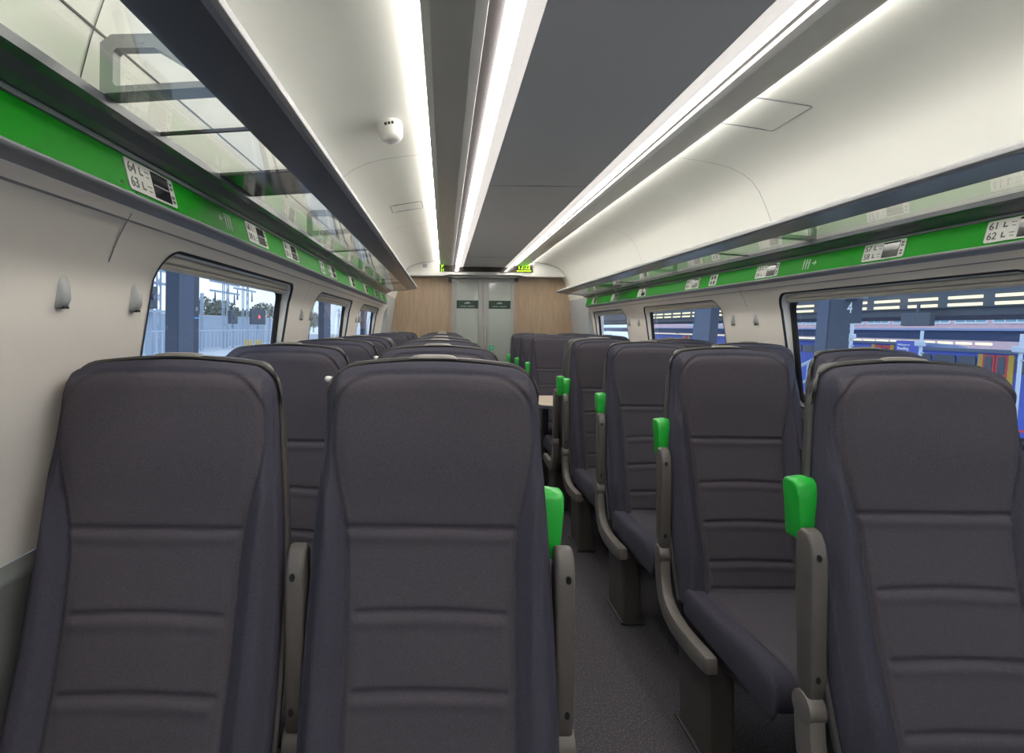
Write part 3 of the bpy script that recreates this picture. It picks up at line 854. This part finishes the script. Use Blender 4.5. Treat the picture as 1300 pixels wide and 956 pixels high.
# near pillar (u 1033-1075) with hanging platform number
D=4.2
y0,_=R_.pt(1075,415,D); y1,_=R_.pt(1034,415,D)
w=(y1-y0)*.66
p=R_.root('platform_pillar','dark blue platform pillar outside the large right window','pillar',D+.07,y1-w/2,GZ+.9)
MB().box(-.07,.07,-w/2,w/2,0,5.2).build('shaft',M['pillar'],p)
MB().box(-.075,-.070,w/2-.20,w/2-.01,0,5.2).build('lit_face',M['pillar_lit'],p)  # thin sheet painting the better lit side of the pillar
text('9',.10,M['signw'],p,Matrix.Translation((-.078,w/2-.10,2.30)) @ Matrix(((0,0,-1,0),(-1,0,0,0),(0,1,0,0),(0,0,0,1))),'bay_number')
MB().box(-.079,-.074,w/2-.20,w/2-.01,2.12,2.14).build('blue_band',M['cyan'],p)
y,h=R_.pt(1079,396,3.9)
q=R_.root('platform_sign','dark hanging platform sign with white numeral 4 beside the pillar','sign',3.9,y,h)
MB().box(-.03,.03,-.08,.08,-.11,.12).build('sign_panel',M['pillar'],q)
FR=Matrix(((0,0,-1,0),(-1,0,0,0),(0,1,0,0),(0,0,0,1)))   # lettering that reads from the train (faces -x)
text('4',.15,M['signw'],q,Matrix.Translation((-.032,0,.03)) @ FR,'platform_number')
y,h=R_.pt(1067,381,3.8)
q=R_.root('platform_sign','grey hanging sign with the numbers 7/8 above the numeral sign','sign',3.85,y,h+.075)
MB().box(-.03,.03,-.20,.16,-.06,.10).build('sign_panel',M['signg'],q)
text('7/8',.10,M['signw'],q,Matrix.Translation((-.032,-.09,.03)) @ FR,'platform_number')
# canopy 1 with pairs of light tubes
D=18.
_,hb=R_.pt(1200,401,D); _,ht=R_.pt(1200,372,D)
can=R_.root('platform_canopy','dark platform canopy with rows of light tubes outside the right windows','canopy',D,30,hb)
MB().box(-.05,.35,-24,60,0,.26).build('fascia',M['canopy'],can)
MB().box(.35,7,-24,60,1.05,1.2).build('roof_deck',M['canopy'],can)
MB().box(-.07,-.05,-24,60,.0,.03).build('gutter',M['canopy'],can)
for yy in (-18.5,10.,33.):
    MB().box(3-.2,3+.2,yy-.2,yy+.2,-(hb-GZ),.7).build('canopy_post',M['pillar'],can)
tubes=[]
for k in range(26):
    yy=-19+1.75*k
    t1=MB().box(-.30,-.24,yy-.64,yy+.64,.30,.40).build('light_tube',M['tube'],can) if k==0 else None
    if t1: tubes.append(t1); src=t1; src_y=yy
    else:
        o=src.copy(); COL.objects.link(o); o.parent=can; o.location=(0,yy-src_y,0)
    o=src.copy(); COL.objects.link(o); o.parent=can; o.location=(0,yy-src_y,.25)
MB().box(-.20,4.2,-24,60,.26,.95).build('soffit',M['canopy'],can); MB().box(-.30,4.2,-24,60,.95,1.05).build('soffit_edge',M['steel'],can)
# hanging dark monitor under canopy
y0,h0=R_.pt(1184,402,D-.5); y1,h1=R_.pt(1147,412,D-.5)
q=R_.root('information_screen','dark rectangular screen hanging under the outside canopy','screen',D-.6,(y0+y1)/2,(h0+h1)/2)
MB().box(-.1,.1,-(y1-y0)/2,(y1-y0)/2,-.20,.26).build('screen_case',M['canopy'],q,bevel=.02)
MB().box(-.03,.03,-.05,.05,.26,.6).build('hanger',M['canopy'],q)
# brick building
D=46.
_,h0=R_.pt(1200,424,D); _,h1=R_.pt(1200,409.5,D); _,h2=R_.pt(1200,401,D)
bl=R_.root('brick_building','long red brick building with a band of windows behind the station','building',D,60,GZ)
zb=h1-GZ; zt=h2-GZ
MB().box(0,9,-45,70,0,zt+1.6).build('wall',M['brick'],bl)
for k in range(26):
    yy=-42+3.6*k
    f=MB().box(-.10,0,yy-1.55,yy+1.55,zb-.12,zt+.25).build('window_frame',M['wframe'],bl)
    f2=MB()
    for j in (-1,0,1): f2.box(-.13,-.10,yy+j*1.0-.43,yy+j*1.0+.43,zb+.02,zt+.12)
    f2.build('window_panes',M['bwin'],f)
# second canopy with light line
D=27.
_,h0=R_.pt(1200,430,D); _,h1=R_.pt(1200,419,D); _,hl=R_.pt(1200,433.5,D)
c2=R_.root('far_platform_canopy','navy canopy with small lights above the blue trains','canopy',D,38,h0)
MB().box(0,.4,-30,60,-.05,h1-h0).build('fascia',M['navy'],c2); MB().box(.4,2.6,-30,60,h1-h0-.25,h1-h0-.1).build('roof_deck',M['canopy'],c2)
MB().box(-.12,.0,-30,60,h1-h0-.03,h1-h0+.08).build('gutter',M['troof'],c2)
for k in range(6): MB().box(1.2,1.5,-28+15*k-.15,-28+15*k+.15,-(h0-GZ),h1-h0-.1).build('canopy_post',M['navy'],c2)
src=MB().box(.05,.3,-.34,.34,hl-h0-.12,hl-h0+.0).build('light_tube',M['tube'],c2)
src.location=(0,-9,0)
for k in range(1,60):
    o=src.copy(); COL.objects.link(o); o.parent=c2; o.location=(0,-9+1.12*k,0)
# trains
def train(label,D,ua,ub,doors,wins,vroof,vtop,vwt,vwb,nose=None):
    """ua: photo column of the near end, ub: far end"""
    um=1180 if ua>1100 else 1100
    ya,_=R_.pt(ua,440,D); yb,_=R_.pt(ub,440,D)
    _,hr=R_.pt(um,vroof,D); _,he=R_.pt(um,vtop,D); _,ht=R_.pt(um,vwt,D); _,hb=R_.pt(um,vwb,D)
    t=R_.root('commuter_train',label,'train',D,ya,GZ,'blue commuter trains in the station')
    Z=lambda q:q-GZ; L=yb-ya
    body=[(0,.9),(-.04,1.6),(0,Z(he)),(.06,Z(he)+.06),(2.7,Z(he)+.06),(2.76,Z(he)),(2.8,1.6),(2.76,.9)]
    MB().prism_y([(x,z) for x,z in body],0,L).build('body',M['tblue'],t,bevel=.03)
    MB().prism_y([(.03,Z(he)+.05),(.25,Z(hr)-.05),(.8,Z(hr)),(2.0,Z(hr)),(2.55,Z(hr)-.05),(2.73,Z(he)+.05)],.1,L-.1).build('roof',M['troof'],t)
    MB().box(.15,2.6,.3,L-.3,.25,.92).build('underframe',M['dark'],t)
    MB().box(-.05,-.005,0,L,1.12,1.22).build('red_stripe',M['tred'],t)
    for (u0,u1) in wins:
        y0,_=R_.pt(u1,440,D); y1,_=R_.pt(u0,440,D); y0-=ya;y1-=ya
        MB().prism_x(rrect(y0,y1,Z(hb),Z(ht),.12,4),-.055,0.).build('window',M['tglass'],t)
    for (u0,u1) in doors:
        y0,_=R_.pt(u1,440,D); y1,_=R_.pt(u0,440,D); y0-=ya;y1-=ya
        e=(y1-y0)*.15; 
        MB().box(-.06,0,y0,y0+e,.9,Z(he)).box(-.06,0,y1-e,y1,.9,Z(he)).build('yellow_pillar',M['tyel'],t)
        m=(y0+y1)/2; gp=.02
        for (a,b) in ((y0+e,m-gp),(m+gp,y1-e)):
            dd=MB().box(-.07,0,a,b,.9,Z(he)-.02).build('door',M['tred'],t)
            q=(b-a)*.2; MB().prism_x(rrect(a+q,b-q,Z(hb)-.1,Z(ht)+.05,.1,4),-.085,-.06).build('door_window',M['tglass'],dd)
    return t
train('blue train with red and yellow doors at the right of the large right window',23.6,1310,1166,[(1244,1290)],[(1167,1184),(1187,1215),(1218,1241),(1293,1308)],439,446,449.5,466)
train('blue train with red and yellow doors left of the station name board',23.6,1164,985,[(1108,1136)],[(1007,1019),(1021,1037),(1065,1084),(1088,1106),(1138,1150),(1152,1162)],434,440,446,458)
train('blue and red train far along the line seen through the middle right window',23.6,960,830,[(868,876)],[(845,852),(855,862),(880,892),(896,906)],431,434,441,449)
# station name board
D=12.
y0,h0=R_.pt(1167,433,D); y1,h1=R_.pt(1137,450,D)
q=R_.root('station_name_board','blue station name board with white lettering outside the right window','sign',D,(y0+y1)/2,(h0+h1)/2)
wv=(y1-y0)/2; hv=(h0-h1)/2
MB().box(0,.06,-wv,wv,-hv,hv).build('board',M['sign'],q)
MB().box(-.005,.0,-wv,wv,-hv*.98,-hv*.80).build('cyan_band',M['cyan'],q)
text('Welcome to',hv*.42,M['signw'],q,Matrix.Translation((-.008,wv*.82,hv*.42)) @ FR,'lettering',.002,'LEFT')
text('Reading',hv*.62,M['signw'],q,Matrix.Translation((-.008,wv*.82,-hv*.08)) @ FR,'lettering',.002,'LEFT')
for k in (-1,1): MB().box(.02,.06,k*wv*.8-.03,k*wv*.8+.03,GZ-(h0+h1)/2+.9,hv).build('post',M['pole'],q)
# white poles
def pole(u,D,vt,label,cam=True):
    y,h=R_.pt(u,vt,D); b=GZ+.9
    t=R_.root('lamp_pole',label,'pole',D,y,b,'white poles on the platform outside')
    MB().tube([(0,0,0),(0,0,h-b)],.034,10).build('shaft',M['pole'],t,smooth=True)
    MB().box(-.09,.09,-.09,.09,0,.25).build('base',M['steel'],t)
    if cam:
        MB().box(-.07,.07,-.06,.12,h-b-.36,h-b-.24).build('camera_housing',M['pole'],t,bevel=.02)
        MB().box(-.02,.02,-.08,.04,h-b-.52,h-b-.49).build('bracket_arm',M['steel'],t)
pole(1080,9.,410,'white pole just right of the blue pillar outside')
pole(1169,11.,420,'white pole beside the station name board')
pole(1296,11.,424,'white pole at the right end of the large right window')
# pale handrails beside the pillar
q=R_.root('handrail','white stepped handrail and steps left of the outside pillar','handrail',7.0,R_.pt(1021,450,7.)[0],GZ+.9)
hh=R_.pt(1021,450,7.)[1]-GZ-.9
for k in range(4):
    MB().tube([(0,-.55+.36*k,0),(0,-.55+.36*k,hh-.14*k)],.025,8).build('upright',M['pole'],q)
MB().tube([(0,-.55,hh),(0,.55,hh-.42)],.03,8).build('top_rail',M['pole'],q); MB().tube([(0,-.55,hh-.35),(0,.55,hh-.77)],.025,8).build('lower_rail',M['pole'],q)
MB().box(-.5,.6,-.7,.7,0,.35).build('base_block',M['plat'],q)
# big dark pillar seen through middle right window, with pale post
D=5.; y0,_=R_.pt(909,415,D); y1,_=R_.pt(872,415,D)
p=R_.root('platform_pillar','dark blue platform pillar outside the middle right window','pillar',D+.07,(y0+y1)/2,GZ+.9)
w=min(1.2,(y1-y0)*.6); MB().box(-.07,.07,-w/2,w/2,0,5.2).build('shaft',M['pillar'],p); MB().box(-.075,-.071,-w/2+.03,w/2-.03,0,5.2).build('lit_face',M['pillar_lit'],p)  # sheet in the lit blue, brighter face painted on
pole(893,8.,410,'white pole beside the pillar in the middle right window',False)
# ---------------- left
D=2.65
for (ua,ub,lab) in ((213,249,'dark slate platform pillar outside the nearest visible left window'),(405,418.5,'slate platform pillar outside the second visible left window'),(459,464,'slate platform pillar outside the farthest left window')):
    y0,_=L_.pt(ua,415,D+.06); y1,_=L_.pt(ub,415,D+.06)
    p=L_.root('platform_pillar',lab,'pillar',D+.06,(y0+y1)/2,GZ+1.2); w=min(.75,(y1-y0)*.78)
    MB().box(-.06,.06,-w/2,w/2,0,4.6).build('shaft',M['pillar'],p); MB().box(.060,.064,-w/2+.02,w/2-.14,0,4.6).build('lit_face',M['pillar_lit'],p)  # lit blue sheet painted over the face towards the train
    FL=Matrix(((0,0,1,0),(1,0,0,0),(0,1,0,0),(0,0,0,1)))
    MB().box(.06,.066,w/2-.12,w/2-.02,2.16,2.175).build('blue_band',M['cyan'],p)
    text('11',.06,M['signw'],p,Matrix.Translation((.066,w/2-.07,2.26)) @ FL,'bay_number')
# trees
def tree(u,vt,wd,D,label):
    y,h=L_.pt(u,vt,D); H=h-GZ+.6
    t=L_.root('bare_tree',label,'tree',D,y,GZ-.6,'trees beyond the tracks')
    MB().tube([(0,0,0),(0,.1,H*.35),(.1,0,H*.7)],[.3,.22,.08],8).build('trunk',M['trunk'],t,smooth=True)
    V=[];F=[]; rnd=random.Random(int(u*7))
    for k in range(1500):
        a=rnd.uniform(0,2*PI); ph=rnd.uniform(-1,1); r=rnd.uniform(.55,1)
        c=Vector((wd*.5*r*math.cos(a)*math.sqrt(1-ph*ph), wd*.5*r*math.sin(a)*math.sqrt(1-ph*ph), H*.60+H*.40*ph*r))
        s=.3*rnd.uniform(.6,1.4)
        ax=Vector((rnd.gauss(0,1),rnd.gauss(0,1),rnd.gauss(0,1))).normalized(); bx=ax.orthogonal().normalized(); n0=len(V)
        V += [c+ax*s,c+bx*s*.7,c-ax*s,c-bx*s*.7]; F.append((n0,n0+1,n0+2,n0+3))
    mesh('crown',V,F,M['tree'],t)
for u,vt,wd,D,l in ((262,376,9,45,'grey bare tree just right of the left pillar beyond the tracks'),(283,381,8,48,'second grey tree along the tracks beside the lattice mast'),(335,384,9,50,'grey green tree behind the signal boards at left window end'),(308,392,8,60,'low tree behind the tall mast outside the left window'),
                    (398,396,9,75,'grey tree in the second visible left window, before its pillar'),(426,398,8,80,'grey tree in the second visible left window, beyond its pillar'),(470,402,8,110,'grey tree in the farthest left window')): tree(u,vt,wd,D,l)
# overhead line masts (lattice) and signals
def mast(u,vt,D,w,label,arm=True):
    y,h=L_.pt(u,vt,D); H=h-GZ+.6
    t=L_.root('line_mast',label,'mast',D,y,GZ-.6,'overhead line masts')
    m=MB()
    for a in (-1,1):
        for b in (-1,1): m.box(a*w-.04,a*w+.04,b*w-.04,b*w+.04,0,H)
    n=int(H/.8)
    for k in range(n):
        z=k*H/n; z1=(k+1)*H/n
        m.tube([(w,-w,z),(w,w,z1)],.025,4); m.tube([(w,w,z),(w,-w,z1)],.025,4)
    m.build('lattice',M['steel'],t)
    if arm:
        MB().box(-.05,.05,-3.5,3.5,H*.82,H*.84).box(-.05,.05,-3.5,3.5,H*.92,H*.94).build('cross_beam',M['steel'],t)
        for k in (-2.4,2.2): MB().tube([(0,k,H*.82),(0,k,H*.70)],[.05,.10],8).build('insulator',M['tglass'],t)
for u,vt,D,w,l,a in ((196,330,16,.22,'tall pale lattice mast at the left edge of the left window',True),(286,352,20,.20,'tall lattice mast in the middle of the left window',True),(311,350,22,.25,'wide lattice mast near the right end of the left window',True),
                     (256,372,30,.12,'thin mast just right of the left pillar',False),(430,392,34,.15,'lattice mast in the second visible left window',True)): mast(u,vt,D,w,l,a)
def signal(u0,u1,v0,v1,D,label,red):
    y0,h0=L_.pt(u0,v0,D); y1,h1=L_.pt(u1,v1,D); t=L_.root('signal_board',label,'signal',D,(y0+y1)/2,GZ-.6,'railway signals')
    w=abs(y1-y0)/2; b=h1-GZ+.6; tp=h0-GZ+.6
    MB().box(-.1,.1,-w,w,b,tp).build('board',M['canopy'],t,bevel=.03)
    MB().box(-.06,.06,-.06,.06,0,b).build('post',M['steel'],t)
    MB().box(-.3,.3,-w*1.3,w*1.3,b-.12,b-.05).build('walkway',M['steel'],t)
    n=12
    MB().disc_x(.10,.16,0,(b+tp)/2,.14 if red else .08,n).build('lamp',M['redl'] if red else M['tglass'],t)
signal(291,300,394,411,14,'dark signal board left of the wide mast outside the left window',False)
signal(318,336,392,412,17,'dark signal board with a red lamp outside the left window',True)
signal(182,196,362,392,9,'blue grey equipment cluster at the left edge of the left window',False)
# fence, wall and lineside boxes
y0,h0=L_.pt(262,424,12.); hh=L_.pt(262,419,12.)[1]
f=L_.root('platform_fence','pale metal railing beyond the pillar outside the left windows','fence',12.,30,GZ-.6)
b=hh-GZ+.6
rl=MB()
for k in range(90): rl.box(-.02,.02,-24+.5*k-.015,-24+.5*k+.015,b-1.1,b)
rl.build('railings',M['pole'],f); MB().box(-.03,.03,-24,22,b-.05,b).box(-.03,.03,-24,22,b-1.1,b-1.05).build('rails',M['pole'],f)
MB().box(-.4,1.9,-24,40,0,b-1.15).build('platform_slab',M['plat'],f)
y,h=L_.pt(278,393,24.)
f=L_.root('boundary_wall','long grey boundary wall along the far side of the tracks','wall',40.,60,GZ-.6)
hh=L_.pt(278,402,40.)[1]-GZ+.6
MB().box(-.2,.2,-45,110,0,hh).build('wall',M['steel'],f); MB().box(-.3,.3,-45,110,hh,hh+.15).build('coping',M['plat'],f)
for u,l in ((315,'left of two yellow boxes by the railing outside the left window'),(328,'right of two yellow boxes by the railing outside the left window'),(401,'yellow box in the second visible left window')):
    y,h=L_.pt(u,434,13.4); t=L_.root('yellow_box',l,'box',13.4,y,h-.25,'yellow lineside boxes')
    MB().box(-.2,.2,-.28,.28,0,.34).build('box_body',M['yel'],t,bevel=.03); MB().box(-.22,.22,-.30,.30,.34,.39).build('box_lid',M['yel'],t,bevel=.01)
    MB().box(-.05,.05,-.05,.05,GZ-.6-h+.25,0).build('post',M['steel'],t)

# ------------------------------------------------------------------ sky and colour
w=bpy.data.worlds.new('sky'); SC.world=w; w.use_nodes=True
nt=w.node_tree; bg=nt.nodes['Background']
tc=nt.nodes.new('ShaderNodeTexCoord'); nz=nt.nodes.new('ShaderNodeTexNoise'); nz.inputs['Scale'].default_value=3; nz.inputs['Detail'].default_value=5
rp=nt.nodes.new('ShaderNodeValToRGB'); rp.color_ramp.elements[0].color=(.50,.66,.92,1); rp.color_ramp.elements[1].color=(.74,.83,.96,1)
rp.color_ramp.elements[0].position=.35; rp.color_ramp.elements[1].position=.65
nt.links.new(tc.outputs['Generated'],nz.inputs['Vector']); nt.links.new(nz.outputs['Fac'],rp.inputs['Fac']); nt.links.new(rp.outputs['Color'],bg.inputs['Color'])
bg.inputs['Strength'].default_value=.80
vs=SC.view_settings; vs.view_transform='Standard'; vs.look='None'; vs.gamma=1; vs.use_curve_mapping=False; vs.exposure=1.25
SC.cycles.max_bounces=10; SC.cycles.transparent_max_bounces=12
SC.cycles.use_denoising=True
SC.cycles.sample_clamp_indirect=6
